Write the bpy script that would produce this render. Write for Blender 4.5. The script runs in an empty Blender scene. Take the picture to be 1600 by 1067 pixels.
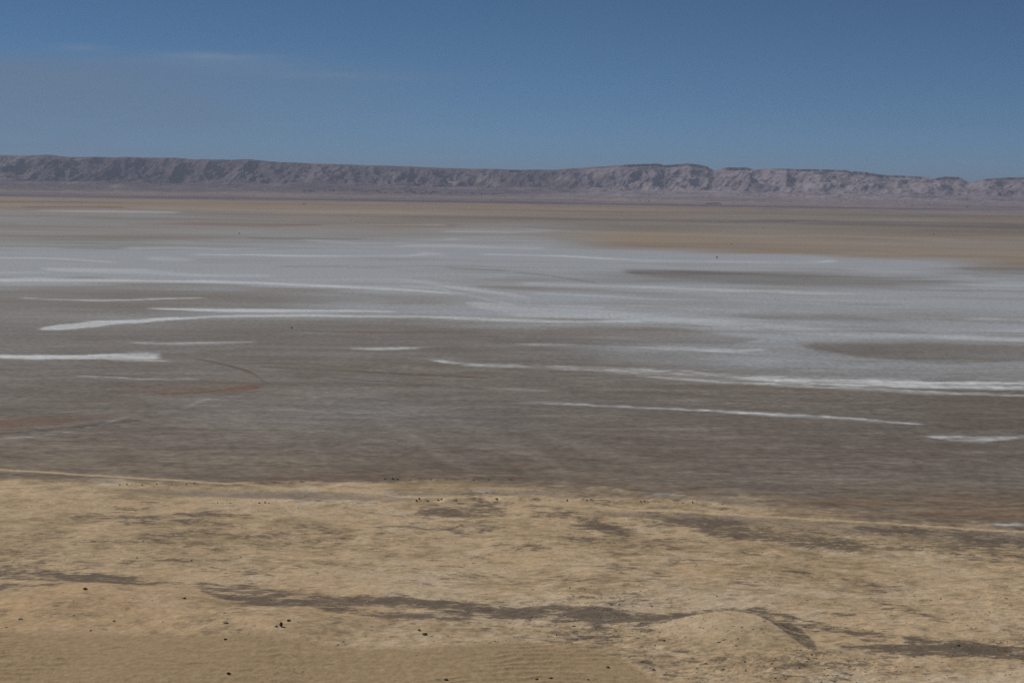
import bpy, bmesh, math, random
import numpy as np
from mathutils import Vector, Matrix

# ------------------------------------------------------------------ camera
scene = bpy.context.scene
W, H, F = 1600.0, 1067.0, 2986.0          # image size and focal length in its pixels
CAM_H = 16.0
PITCH = math.atan((H / 2 - 298.0) / F)
ROLL = math.radians(0.88)
fwd = Vector((0, math.cos(PITCH), -math.sin(PITCH)))
up0 = Vector((0, math.sin(PITCH), math.cos(PITCH)))
r0 = Vector((1, 0, 0))
RT = r0 * math.cos(ROLL) + up0 * math.sin(ROLL)
UP = up0 * math.cos(ROLL) - r0 * math.sin(ROLL)
cam_d = bpy.data.cameras.new('camera')
cam_d.sensor_width = 36.0
cam_d.lens = 36.0 * F / W
cam_d.clip_start = 0.5
cam_d.clip_end = 60000.0
cam = bpy.data.objects.new('camera', cam_d)
scene.collection.objects.link(cam)
cam.matrix_world = Matrix(((RT.x, UP.x, -fwd.x, 0), (RT.y, UP.y, -fwd.y, 0), (RT.z, UP.z, -fwd.z, CAM_H), (0, 0, 0, 1)))
scene.camera = cam

# ------------------------------------------------------------------ light
SUN_AZ = math.radians(-62)      # from the view direction, negative = to the left
SUN_EL = math.radians(43)
sdir = Vector((math.sin(SUN_AZ) * math.cos(SUN_EL), math.cos(SUN_AZ) * math.cos(SUN_EL), math.sin(SUN_EL)))
sun_d = bpy.data.lights.new('sun', 'SUN')
sun_d.energy = 2.75
sun_d.angle = math.radians(0.53)
sun_d.color = (1.0, 0.95, 0.87)
sun = bpy.data.objects.new('sun', sun_d)
scene.collection.objects.link(sun)
sun.rotation_mode = 'QUATERNION'
sun.rotation_quaternion = sdir.to_track_quat('Z', 'Y')
sun.location = (-60, 40, 80)

world = bpy.data.worlds.new('World')
scene.world = world
world.use_nodes = True
wn, wl = world.node_tree.nodes, world.node_tree.links
wn.clear()
wout = wn.new('ShaderNodeOutputWorld')
wbg = wn.new('ShaderNodeBackground')
sky = wn.new('ShaderNodeTexSky')
sky.sky_type = 'NISHITA'
sky.sun_disc = False
sky.sun_elevation = SUN_EL
sky.sun_rotation = SUN_AZ
sky.altitude = 3000.0
sky.air_density = 0.4
sky.dust_density = 0.4
sky.ozone_density = 4.5
wbg.inputs['Strength'].default_value = 0.055


def wmath(op, a, b=None, c=None):
    n = wn.new('ShaderNodeMath'); n.operation = op
    for i, v in enumerate((a, b, c)):
        if v is None: continue
        if isinstance(v, (int, float)): n.inputs[i].default_value = v
        else: wl.new(v, n.inputs[i])
    return n.outputs[0]


def wsmooth(x, a, b):
    n = wn.new('ShaderNodeMapRange'); n.interpolation_type = 'SMOOTHSTEP'
    wl.new(x, n.inputs['Value'])
    n.inputs['From Min'].default_value = a; n.inputs['From Max'].default_value = b
    return n.outputs['Result']


wtc = wn.new('ShaderNodeTexCoord')
wsep = wn.new('ShaderNodeSeparateXYZ'); wl.new(wtc.outputs['Generated'], wsep.inputs[0])
az = wmath('ARCTAN2', wsep.outputs['X'], wsep.outputs['Y'])
el = wmath('ARCSINE', wsep.outputs['Z'])
wcmb = wn.new('ShaderNodeCombineXYZ')
wl.new(wmath('MULTIPLY', az, 11.0), wcmb.inputs[0])
wl.new(wmath('MULTIPLY', el, 95.0), wcmb.inputs[1])
cn = wn.new('ShaderNodeTexNoise'); cn.inputs['Scale'].default_value = 1.0; cn.inputs['Detail'].default_value = 6.0
cn.inputs['Roughness'].default_value = 0.55; cn.inputs['Distortion'].default_value = 0.6
wl.new(wcmb.outputs[0], cn.inputs['Vector'])
# broad thin veil that comes and goes round the horizon
veil_n = wn.new('ShaderNodeTexNoise'); veil_n.inputs['Scale'].default_value = 0.42; veil_n.inputs['Detail'].default_value = 2.0
wcmb2 = wn.new('ShaderNodeCombineXYZ')
wl.new(wmath('MULTIPLY', az, 5.0), wcmb2.inputs[0]); wl.new(wmath('MULTIPLY', el, 12.0), wcmb2.inputs[1])
wcmb2.inputs[2].default_value = 3.7
wl.new(wcmb2.outputs[0], veil_n.inputs['Vector'])
veil_band = wmath('MULTIPLY', wsmooth(el, -0.01, 0.045), wmath('SUBTRACT', 1.0, wsmooth(wmath('ADD', el, wmath('MULTIPLY', wmath('SUBTRACT', cn.outputs['Fac'], 0.5), 0.02)), 0.055, 0.073)))
veil_az = wmath('SUBTRACT', 1.0, wsmooth(az, -0.26, 0.02))       # the veil lies on the sun's side of the sky
veil = wmath('MULTIPLY', veil_band, veil_az)
veil = wmath('MULTIPLY', veil, wmath('ADD', 0.6, wmath('MULTIPLY', wsmooth(cn.outputs['Fac'], 0.25, 0.75), 0.5)))


def streak(a0, e0, wa, we, amp):
    da = wmath('DIVIDE', wmath('SUBTRACT', az, a0), wa)
    de = wmath('DIVIDE', wmath('SUBTRACT', wmath('ADD', el, wmath('MULTIPLY', wmath('SUBTRACT', cn.outputs['Fac'], 0.5), 0.006)), e0), we)
    g = wmath('POWER', 2.718, wmath('MULTIPLY', wmath('ADD', wmath('MULTIPLY', da, da), wmath('MULTIPLY', de, de)), -1.0))
    return wmath('MULTIPLY', g, amp)


cl = streak(-0.157, 0.0665, 0.024, 0.0016, 0.28)
cl = wmath('ADD', cl, streak(-0.15, 0.063, 0.05, 0.003, 0.12))
cl = wmath('ADD', cl, streak(-0.222, 0.069, 0.012, 0.0018, 0.16))
cl = wmath('ADD', cl, streak(-0.10, 0.058, 0.06, 0.0022, 0.10))
wmix = wn.new('ShaderNodeMix'); wmix.data_type = 'RGBA'
wl.new(cl, wmix.inputs['Factor'])
wtint = wn.new('ShaderNodeVectorMath'); wtint.operation = 'MULTIPLY'      # white balance of the sky
wl.new(sky.outputs['Color'], wtint.inputs[0]); wtint.inputs[1].default_value = (0.86, 1.08, 1.03)
wveil = wn.new('ShaderNodeMix'); wveil.data_type = 'RGBA'
wl.new(wmath('MULTIPLY', veil, 0.75), wveil.inputs['Factor']); wl.new(wtint.outputs[0], wveil.inputs['A'])
wveil.inputs['B'].default_value = (2.55, 3.55, 5.0, 1)
wl.new(wveil.outputs['Result'], wmix.inputs['A'])
wmix.inputs['B'].default_value = (5.2, 6.0, 6.8, 1)
wl.new(wmix.outputs['Result'], wbg.inputs['Color'])
wl.new(wbg.outputs[0], wout.inputs['Surface'])

scene.view_settings.view_transform = 'Standard'
scene.view_settings.look = 'None'
scene.view_settings.exposure = 0.0
scene.view_settings.gamma = 1.0
scene.view_settings.use_curve_mapping = False
scene.cycles.use_denoising = False      # the residual grain suits the picture
scene.cycles.max_bounces = 6
scene.cycles.volume_bounces = 0
scene.cycles.transparent_max_bounces = 8

# ------------------------------------------------------------------ numeric helpers
rng = np.random.default_rng(7)
random.seed(7)
TAB = rng.random((512, 512)).astype(np.float32)


def vnoise(x, y, seed=0):
    """value noise in -1..1, period 512"""
    x = x + seed * 17.31; y = y + seed * 9.77
    xi = np.floor(x); yi = np.floor(y)
    fx = (x - xi).astype(np.float32); fy = (y - yi).astype(np.float32)
    fx = fx * fx * fx * (fx * (fx * 6 - 15) + 10); fy = fy * fy * fy * (fy * (fy * 6 - 15) + 10)
    x0 = xi.astype(np.int32) & 511; y0 = yi.astype(np.int32) & 511
    x1 = (x0 + 1) & 511; y1 = (y0 + 1) & 511
    a = TAB[y0, x0]; b = TAB[y0, x1]; c = TAB[y1, x0]; d = TAB[y1, x1]
    return ((a + (b - a) * fx) * (1 - fy) + (c + (d - c) * fx) * fy) * 2 - 1


def fbm(x, y, lam0, octs, seed=0, gain=0.55, foot=None, ridged=False, sx=1.0, sy=1.0):
    """fractal noise; octaves finer than the local spacing foot fade out"""
    out = np.zeros(np.broadcast(x, y).shape, np.float32); amp = 1.0; lam = lam0; var = np.zeros_like(out); tot = 0.0
    ca, sa = math.cos(0.6), math.sin(0.6)
    for o in range(octs):
        c, s = (1, 0) if o == 0 else (math.cos(0.6 * o), math.sin(0.6 * o))
        if sx != sy: c, s = 1, 0
        n = vnoise((x * c - y * s) * (sx / lam), (x * s + y * c) * (sy / lam), seed + o * 3.3)
        if ridged: n = 1 - 2 * np.abs(n)
        w = amp
        if foot is not None:
            w = amp * np.clip((lam / foot - 1.1) / 1.1, 0, 1)
        out += n * w; var += w * w; tot += amp * amp; amp *= gain; lam *= 0.5
    return out / np.sqrt(np.maximum(var, 0.03 * tot)) * (0.8 if ridged else 1.15)


def sstep(x, a, b):
    t = np.clip((x - a) / (b - a), 0, 1)
    return t * t * (3 - 2 * t)


def lerp(a, b, t):
    return a + (b - a) * t


def srgb(r, g, b):
    c = np.array([r, g, b], np.float32) / 255.0
    return np.where(c <= 0.04045, c / 12.92, ((c + 0.055) / 1.055) ** 2.4)


R3 = np.array([[*RT], [*UP], [*fwd]], np.float64)


def to_pixel(x, y, z):
    """ground point -> image pixel coordinates (u, v) through the camera"""
    dx, dy, dz = x, y, z - CAM_H
    cx = R3[0, 0] * dx + R3[0, 1] * dy + R3[0, 2] * dz
    cy = R3[1, 0] * dx + R3[1, 1] * dy + R3[1, 2] * dz
    cz = R3[2, 0] * dx + R3[2, 1] * dy + R3[2, 2] * dz
    return W / 2 + F * cx / cz, H / 2 - F * cy / cz


def from_pixel(u, v, z=0.0):
    """image pixel coordinates -> point on the level z"""
    d = RT * ((u - W / 2) / F) + UP * ((H / 2 - v) / F) + fwd
    t = (z - CAM_H) / d.z
    return Vector((d.x * t, d.y * t, z))


def horizon_v(u):
    return 298.0 + (u - W / 2) * math.tan(ROLL)

# ------------------------------------------------------------------ terrain sheet (one grid, later cut into its zones)
PLAIN_END = 2250.0
tmax = 0.292
t_in = np.linspace(-tmax, tmax, 1040)
t_side = tmax + np.array([0.004, 0.010, 0.018, 0.03, 0.045, 0.065, 0.09, 0.12, 0.17, 0.24, 0.34, 0.5])
T = np.concatenate([-t_side[::-1], t_in, t_side])
dep_near = CAM_H * F / np.concatenate([np.linspace(20, 52, 14)])            # a few rows nearer than the frame
dpx = np.concatenate([np.linspace(840, 470, 330, endpoint=False), np.linspace(470, 120, 300, endpoint=False), np.linspace(120, CAM_H * F / PLAIN_END, 110)])
Yg = np.concatenate([CAM_H * F / dep_near, CAM_H * F / dpx])
Yh = np.concatenate([np.linspace(PLAIN_END, 3500, 34)[1:], np.linspace(3500, 3950, 70)[1:], np.linspace(3950, 4650, 170)[1:], np.linspace(4650, 9000, 26)[1:]])
Yr = np.concatenate([Yg, Yh])
NR, NC, NG = len(Yr), len(T), len(Yg)
Y2, T2 = np.meshgrid(Yr, T, indexing='ij')
X2 = T2 * Y2
g = slice(0, NG)
Xg, Ygd = X2[g], Y2[g]
U, V = to_pixel(Xg, Ygd, 0.0)
foot = np.maximum(np.gradient(Yr)[:NG, None] * 1.0, np.gradient(T)[None, :] * Ygd).astype(np.float32)
foot = np.maximum(foot, 0.06)

nA = fbm(Xg, Ygd, 240, 12, 1, 0.72, foot)      # broad mottling with fine tail
nB = fbm(Xg, Ygd, 240, 12, 2, 0.85, foot)
nC = fbm(Xg, Ygd, 64, 10, 3, 0.95, foot)
nW = fbm(Xg, Ygd, 120, 10, 4, 0.62, foot)
nL = fbm(Xg * 0.3, Ygd, 320, 12, 5, 0.95, foot)        # long bands across the view
nH = fbm(Xg, Ygd, 256, 14, 13, 1.6, foot * .7)             # finest grain the distance allows
nH2 = fbm(Xg * 0.6, Ygd, 256, 14, 14, 1.6, foot * .7)

nS = fbm(Xg * 0.2, Ygd + nW * foot * 7, 160, 11, 15, 1.05, foot, ridged=True, sx=1.0, sy=1.0001)   # long thin filaments
nS2 = fbm(Xg * 0.22 + 50, Ygd + nB * foot * 5, 64, 12, 16, 1.5, foot * .7, sx=1.0, sy=1.0001)
far = sstep(Ygd, 250, 900)
Vw = V + nW * lerp(5.0, 2.2, far) + nB * 2.2 + nH * 1.6
Vs = V + nB * lerp(1.3, 0.8, far) + nW * 0.8 + nH * lerp(1.0, .5, far)     # for crisp streaks
Uw = U + nW * 14 + nB * 16


def stroke(pts, top=2.0, bot=None, vv=None, taper=25.0, uu=None):
    """soft-edged band along a line of (u, v, half thickness)"""
    bot = top if bot is None else bot
    vv = Vs if vv is None else vv
    Uq = Uw if uu is None else uu
    p = np.array(pts, float)
    vc = np.interp(Uq, p[:, 0], p[:, 1]); th = np.interp(Uq, p[:, 0], p[:, 2])
    d = vv - vc
    m = np.where(d < 0, 1 - sstep(-d, th - top * 0.5, th + top * 0.5 + 0.35), 1 - sstep(d, th - bot * 0.5, th + bot * 0.5 + 0.35))
    e0 = sstep(Uq, p[0, 0] - taper * 0.2, p[0, 0] + taper) if p[0, 0] > 1 else 1.0
    e1 = 1 - sstep(Uq, p[-1, 0] - taper, p[-1, 0] + taper * 0.2) if p[-1, 0] < 1599 else 1.0
    return (m * e0 * e1).astype(np.float32)


def table(us, rows, vv, uu):
    vs = np.array([r[0] for r in rows], float); tb = np.array([r[1] for r in rows], float)
    fi = np.interp(vv, vs, np.arange(len(vs))); i0 = np.clip(np.floor(fi).astype(int), 0, len(vs) - 2); fr = fi - i0
    fj = np.interp(uu, us, np.arange(len(us))); j0 = np.clip(np.floor(fj).astype(int), 0, len(us) - 2); fc = fj - j0
    fr = fr * fr * (3 - 2 * fr); fc = fc * fc * (3 - 2 * fc)
    return ((tb[i0, j0] * (1 - fc) + tb[i0, j0 + 1] * fc) * (1 - fr) + (tb[i0 + 1, j0] * (1 - fc) + tb[i0 + 1, j0 + 1] * fc) * fr).astype(np.float32)


US = np.arange(0, 1601, 200.0)
SALT_ROWS = [
    (300, [.05] * 9), (312, [.08, .05, .05, .05, .05, .05, .05, .05, .05]),
    (324, [.16, .08, .06, .05, .05, .05, .05, .05, .05]), (334, [.34, .30, .18, .14, .12, .1, .1, .1, .05]),
    (345, [.30, .26, .22, .16, .2, .15, .2, .15, .1]), (358, [.26, .24, .26, .2, .42, .15, .2, .15, .12]),
    (370, [.24, .22, .32, .22, .25, .08, .14, .12, .12]), (380, [.30, .42, .54, .58, .68, .08, .1, .15, .15]),
    (394, [.6, .6, .65, .66, .72, .62, .1, .12, .15]), (404, [.65, .62, .65, .6, .62, .7, .75, .15, .1]),
    (414, [.6, .6, .6, .6, .6, .5, .66, .72, .1]), (425, [.75, .7, .6, .6, .55, .35, .4, .6, .5]),
    (436, [.88, .75, .65, .62, .5, .4, .35, .4, .62]), (444, [.5, .4, .7, .65, .5, .6, .4, .5, .66]),
    (454, [.15, .12, .2, .5, .5, .55, .72, .66, .6]), (465, [.15, .12, .12, .3, .66, .6, .65, .6, .6]),
    (480, [.15, .15, .28, .5, .66, .58, .6, .52, .56]), (492, [.18, .25, .5, .55, .7, .6, .48, .46, .56]),
    (503, [.15, .2, .15, .12, .5, .65, .48, .5, .56]), (515, [.12, .12, .1, .1, .15, .3, .66, .52, .56]),
    (528, [.12, .12, .12, .12, .15, .3, .52, .62, .62]), (540, [.15, .12, .12, .12, .15, .45, .42, .3, .3]),
    (555, [.12, .12, .1, .1, .1, .25, .45, .35, .35]), (572, [.1, .1, .12, .12, .12, .25, .4, .42, .42]),
    (590, [.1, .1, .12, .12, .12, .15, .3, .36, .38]), (606, [.06, .05, .06, .08, .06, .06, .06, .06, .06]),
    (640, [.08, .08, .12, .14, .10, .07, .05, .05, .04]), (680, [.04, .06, .08, .08, .08, .06, .05, .04, .03]),
    (715, [.02, .02, .03, .03, .03, .03, .03, .03, .03]), (745, [0, 0, 0, 0, 0, .02, .05, .05, .08]), (790, [0] * 9), (1067, [0] * 9)]
salt = table(US, SALT_ROWS, Vw, Uw)
salt = salt * (1 + 0.3 * nL + 0.2 * nB + 0.2 * nH + 0.55 * nS + 0.4 * nS2)

DIAG = [([(300, 560, .6), (335, 566, .8), (375, 576, 1.2), (398, 583, 1.2), (412, 596, 1), (425, 600, .6)], .6), ([(400, 572, .6), (480, 577, .8), (560, 580, .7), (700, 588, .9), (770, 592, .6)], .45), ([(440, 586, .6), (520, 590, .8), (640, 600, .6), (760, 607, .5)], .4),
        ([(100, 668, 1.5), (150, 663, 2), (200, 657, 2), (225, 656, 1)], .55), ([(0, 678, 1), (60, 672, 1.4), (110, 668, 1)], .4), ([(225, 668, .8), (285, 668, .8)], .4), ([(800, 605, .5), (1000, 613, .6), (1200, 625, .5)], .35), ([(1200, 645, .5), (1440, 664, .6), (1600, 676, .5)], .3), ([(690, 418, .5), (800, 423.5, .8)], .4), ([(635, 436, .5), (690, 434.6, .7)], .4), ([(430, 416.5, .4), (545, 416, .5)], .35), ([(800, 425, .8), (860, 431, 1), (940, 443, .8)], .3), ([(380, 371, .8), (430, 373, .8), (570, 374, .7)], .4), ([(90, 388, .6), (190, 388.5, .7)], .35), ([(560, 436, .4), (700, 437, .5)], .25)]
STREAKS = [   # name of the streak, points, strength, soft top, soft bottom, label or None
    ([(60, 329, .6), (160, 330, 2.6), (300, 333, 1)], .35, 3, 3, None),
    ([(190, 388, 1.5), (280, 386, 2.4), (340, 389, 1.6), (420, 385, .8)], .35, 4, 4, None), ([(225, 404, 1.5), (262, 404.5, 3), (310, 406, .8)], .32, 3, 3, None),
    ([(60, 421, 2), (140, 423, 3), (220, 424, 3.4), (300, 430, 2.4), (420, 430, 1.4)], .42, 4, 4, None), ([(0, 426, 1.2), (90, 425, 1)], .35, 3, 3, None),
    ([(470, 375, .7), (560, 380, .8)], .32, 2, 2, None), ([(630, 398, 1), (662, 395.5, 2.4), (705, 399, 1.2)], .5, 3, 3, None), ([(740, 427, 1), (782, 430, 2.2)], .38, 3, 2, None),
    ([(520, 434, 1), (600, 434.5, 2.4), (640, 439, 3), (690, 447, 3), (760, 457, 3), (820, 466, 2)], .45, 4, 5, None), ([(600, 444, .8), (680, 452, 1.4), (740, 466, 1.8), (800, 480, 2)], .35, 3, 4, None),
    ([(690, 362, .8), (800, 363, 1.2), (850, 361, 1)], .32, 2, 2, None), ([(800, 357, 1.2), (860, 361, 1.4)], .3, 2, 2, None), ([(480, 350, .5), (700, 351, .7)], .25, 1.5, 1.5, None),
    ([(1300, 419, 2), (1420, 425, 2.6), (1520, 433, 2.4)], .34, 4, 4, None), ([(1370, 447, 2), (1500, 445, 3), (1600, 444, 3.4)], .36, 4, 4, None), ([(1480, 500, 1.6), (1530, 498, 2.8), (1580, 499, 1.6)], .36, 4, 4, None), ([(1530, 515, 2), (1600, 517, 3)], .34, 4, 4, None),
    ([(950, 475, 1), (1060, 481, 1.4), (1180, 484, 1)], .3, 3, 3, None), ([(1200, 466, 1), (1330, 468, 1.2), (1480, 470, .8)], .32, 2, 2, None), ([(830, 476, 1), (950, 481, 1.4)], .32, 3, 3, None),
    ([(290, 397.5, .5), (400, 398.5, .9), (470, 399.5, 1.2), (620, 399, 1), (680, 396, 1.6)], .75, 1.2, 1.2, 'thin white salt line crossing the distant grey salt flat'),
    ([(0, 403, 1), (100, 405, 1), (200, 411, .6)], .5, 1.5, 1.5, None),
    ([(0, 437, 3.0), (60, 436.5, 3.2), (150, 438, 2), (260, 440, 1.2), (400, 442, 1.3), (500, 446, 1.8), (560, 449, 2), (640, 453, 1.4), (710, 459, .6)], .85, 5, 1.4, 'bright white salt shoreline along the far edge of the brown mud'),
    ([(600, 383, 1.5), (700, 383, 2), (760, 386, 2), (850, 388, 1.6)], .5, 4, 4, None),
    ([(700, 374, .8), (735, 374, .7)], .4, 1.5, 1.5, None),
    ([(740, 397, .5), (800, 398, .7), (880, 400, .8), (950, 404, 1.2), (1000, 406.5, 1.2), (1100, 408, 1), (1180, 409, 1), (1250, 410, .8), (1322, 407, .8)], .85, 1.2, 1.2, 'thin white salt line below the edge of the tan plain'),
    ([(400, 436.5, .7), (600, 434.5, .9), (700, 433, 1.2), (780, 430, 1.3)], .45, 1.6, 1.6, None),
    ([(780, 441, .8), (850, 443, 1), (950, 446, 1), (1030, 449, 1.8), (1120, 452, 2.4), (1200, 455, 2.8), (1350, 460, 1.4), (1450, 466, .8)], .65, 2, 3, 'pale salt band under the long brown mud island'),
    ([(800, 456, .8), (1000, 466, 1), (1090, 466, .7)], .4, 2, 2, None),
    ([(700, 470, 3), (800, 486, 8), (950, 491, 7), (1050, 499, 6), (1150, 507, 6), (1250, 515, 7), (1300, 520, 5), (1400, 524, 3.4), (1500, 528, 3.4), (1600, 531, 3.6)], .42, 9, 6, None),
    ([(62, 516, .3), (100, 512, 3.2), (150, 507, 4.6), (200, 503, 2.8), (260, 499, 2.2), (330, 494.5, 1.3), (400, 493.5, 1.5), (500, 493.3, 1.5), (650, 494, 1.8), (720, 497, 2), (800, 500, 2), (900, 501.5, 1.8), (1010, 502, 1)], .78, 2, 1, 'long pale salt tongue tapering to a point on the brown mud'),
    ([(216, 481, .3), (280, 483, 1.4), (350, 485, 2.3), (430, 486, 2.4), (500, 486, 1.5), (620, 486.5, .6)], .85, 1, 1, 'slim white salt sliver just above the long salt tongue'),
    ([(20, 465.5, .3), (100, 468, .8), (150, 469.5, 1.2), (230, 467.5, .8), (330, 466, .4)], .5, 1, 1, 'faint grey salt thread near the far mud edge'),
    ([(0, 557, 1.8), (60, 558, 2.8), (130, 557.5, 2.8), (180, 556, 3.6), (225, 555.5, 4.6), (252, 556, 3.5), (257, 556, 0)], .85, 1, 1, 'white salt patch with a ragged blunt end on the mud'),
    ([(150, 560, .4), (190, 562, .9), (265, 563.5, .7)], .5, 1, 1, None),
    ([(185, 535, .3), (260, 535.5, 1.2), (330, 534.5, 1.3), (395, 532, .9)], .5, 1, 1, 'short grey salt sliver above the ragged white patch'),
    ([(512, 543, .3), (570, 544.5, 1.5), (610, 543, 1.6), (662, 540.5, .3)], .48, .8, 1, 'small leaf shaped salt patch alone on the mud'),
    ([(762, 533.5, .4), (800, 535, 1.2), (880, 536.5, 1.2), (950, 540, 1.5), (1020, 543, 2.4), (1100, 546, 2.5), (1150, 547, 2.2), (1205, 545.5, .8)], .85, 1.4, 1.2, 'white salt streak between two brown mud islands'),
    ([(658, 562, .3), (700, 566, 1.8), (760, 570, 2.4), (820, 573, 2), (900, 576, 2.4), (1000, 579, 3), (1080, 582, 3), (1150, 587, 3.4), (1200, 591, 4), (1300, 597, 5), (1400, 600, 5.2), (1500, 601, 5.2), (1600, 601.5, 5.5)], .95, 1.2, 1, 'widest and brightest white salt streak edging the near mud'),
    ([(820, 570, .3), (870, 571.6, .6), (912, 572, .3)], .45, .8, .8, None),
    ([(965, 585, .3), (1050, 591.5, 1), (1120, 596, 1.4), (1200, 600, 1.5), (1350, 607, 1.8), (1450, 612, 1.8), (1600, 617, 1.5)], .72, 1, 1, 'thin second salt line under the widest white streak'),
    ([(800, 628, .4), (900, 632, .7), (1000, 636, .9), (1100, 640, 1.1), (1200, 647, 1.7), (1300, 652, 1.7), (1380, 658, 1.4), (1445, 662.5, .5)], .7, .9, .9, 'straight thin white salt line across the near mud'),
    ([(1440, 681, .3), (1480, 684, 2.6), (1530, 685.5, 3.6), (1560, 683.5, 2.8), (1600, 679, 1.5)], .5, 1.2, 1.2, 'dull grey salt patch on the mud below the straight salt line'),
    ([(95, 585, .4), (150, 588, .7), (210, 591, .6), (310, 591, .5)], .35, .8, .8, None),
    ([(0, 686, 1.6), (110, 676, 1.6), (200, 653, 1.6), (280, 640, 1.4), (330, 624, 1.4), (400, 615, 1)], .14, 3, 3, None),
    ([(280, 545, .4), (330, 563, .8), (395, 580, 1)], .12, 1.5, 1.5, None),
    ([(390, 583, 1.2), (600, 597, .7), (800, 608, .7), (1000, 618, .5)], .16, 1, 1, None),
    ([(400, 514, .4), (560, 524, .5), (760, 534, .4)], .18, 1, 1, None),
    ([(1000, 622, .4), (1200, 632, .5), (1400, 640, .4)], .15, 1, 1, None),
    ([(560, 769, 1.5), (640, 768, 2)], .25, 3, 3, None), ([(730, 769, 2), (790, 768, 2.5)], .28, 3, 3, None),
    ([(860, 772, 2), (900, 773, 2)], .28, 3, 3, None), ([(1000, 773, 1.4), (1075, 774, 1.2)], .4, 2, 2, None),
    ([(1540, 818, .8), (1600, 819, 1)], .5, 2, 2, None), ([(600, 777, 1), (700, 780, 1)], .15, 2, 2, None),
]
bright = np.zeros_like(salt)
streak_masks = []
for pts, s, a, b, lab in STREAKS:
    m = stroke(pts, a, b)
    m = sstep(m + 0.25 * nH + 0.22 * nB + 0.15 * nS2, 0.12, 1.0) * (m > 0.02)
    halo = stroke([(q[0], q[1], q[2] * 1.2 + .5) for q in pts], a * 2 + 5, b * 2 + 3)
    salt = np.maximum(salt, halo * s * 0.55 * np.clip(0.8 + .5 * nS + .4 * nB, .2, 1.2))
    fil = sstep(nS2 + 0.5 * nH, -0.35, 0.65)
    fringe = stroke([(q[0], q[1], q[2] * 1.25 + .4) for q in pts], a + 3.5, b + 2.5) * fil
    bright = np.maximum(bright, fringe * s * 0.62)
    bright = np.maximum(bright, m * (0.78 + 0.32 * fil) * s * np.clip(0.92 + 0.45 * nB + 0.5 * nS2 + .3 * nH + .2 * nA, .25, 1.15))
    streak_masks.append((m, lab))

BROWN = [    # mud islands and dark margins on the salt
    ([(0, 448.5, 1.6), (120, 450, 1.4), (200, 447.5, 1.2), (330, 446.5, 2), (480, 453, 2.4), (560, 459, 3), (620, 464, 1)], .5, 1, 4),
    ([(955, 424, 1.5), (1050, 428, 7), (1200, 434, 9), (1350, 440, 7), (1450, 442, 3), (1510, 446, .8)], .9, 5, 3),
    ([(715, 446, 1), (780, 448, 2.4), (830, 450, 3.2), (900, 452, 2.6), (1000, 457, 4), (1110, 463, 1.4)], .7, 2, 3),
    ([(1130, 490, 1.4), (1200, 496, 4), (1300, 496, 5), (1350, 500, 6), (1420, 505, 3)], .5, 4, 4),
    ([(1290, 474, .8), (1370, 473, 2.6), (1410, 471, .8)], .45, 2, 3),
    ([(800, 526, 2), (850, 521, 7), (950, 515, 6), (1050, 522, 11), (1130, 530, 7), (1195, 530, .8)], .75, 3, 3),
    ([(1243, 540, .6), (1280, 542, 5), (1350, 547, 11), (1450, 550, 15), (1550, 552, 13), (1600, 550, 10)], .92, 3, 2),
    ([(760, 566, 2), (850, 567, 5), (950, 566, 8), (1020, 573, 6), (1140, 585, 1.4)], .7, 5, 1.5),
    ([(1480, 417, 1), (1540, 420, 4.5), (1600, 422, 6.5)], .85, 2, 3),
    ([(1330, 437, 1), (1400, 437.5, 2), (1480, 440, 1)], .6, 2, 2),
]
brown = np.zeros_like(salt)
for pts, s, a, b in BROWN:
    brown = np.maximum(brown, stroke(pts, a + 2, b + 1.5, Vs + nB * 1.8 + nH * 1.0) * s * np.clip(0.74 + 0.5 * nB + 0.3 * nH + .2 * nS2, .25, .95))
RUST = [
    ([(190, 608, 5), (250, 606, 8), (320, 602, 10), (380, 596, 9), (405, 594, 9), (420, 600, 2)], .24, 8, 3),
    ([(230, 617, .8), (300, 613, 1.2), (340, 610, 2), (400, 604.5, 3.4), (418, 602, 2)], .95, 2.5, 1), ([(405, 604, .8), (425, 599, 1)], .8, 1, 1),
    ([(335, 566, .6), (375, 576, 2), (400, 586, 4), (412, 598, 4)], .7, 2, 2.5),
    ([(400, 572, .5), (500, 577, .8), (600, 583, .8), (720, 588, 1.4), (770, 591, .6)], .5, 1, 1),
    ([(440, 586, .6), (480, 587, 1), (640, 600, .4)], .4, 1, 1),
    ([(1195, 640, .8), (1250, 645, .6)], .5, 1, 1), ([(1330, 662, .6), (1390, 664, 1.4), (1440, 666, .6)], .4, 1, 1),
    ([(0, 315.5, 1), (150, 315.5, .7)], .5, 1.2, 1.2), ([(30, 323.5, .5), (200, 324, .6)], .45, 1, 1),
    ([(190, 351, .8), (300, 350, 2.4), (430, 352, 2.6), (510, 351, .8)], .7, 2, 2), ([(590, 354, 1), (720, 353, 1.6)], .4, 2, 2),
    ([(620, 338, 1), (900, 343, 1)], .3, 2, 2), ([(860, 372, 2), (950, 384, 5), (1250, 396, 4), (1400, 402, 1)], .10, 6, 2),
    ([(730, 447, .6), (790, 448.5, 2), (850, 450, 1)], .4, 1.4, 2), ([(1400, 438, .6), (1490, 440, 1)], .45, 1.4, 1.4),
    ([(0, 662, 6), (60, 658, 8), (130, 653, 5), (195, 647, 1.5)], .38, 4, 5),
    ([(1050, 766, 1), (1100, 765, 1.4)], .4, 2, 2), ([(1230, 783, 1), (1300, 785, 1.8), (1400, 787, .8)], .45, 2, 2),
    ([(1420, 804, .8), (1500, 806, 2), (1600, 807, 1.5)], .6, 1.5, 1.5), ([(330, 750, 1.4), (600, 748, 1), (760, 746, 1), (1000, 755, .7)], .35, 3, 1.5),
]
rust = np.zeros_like(salt)
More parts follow.
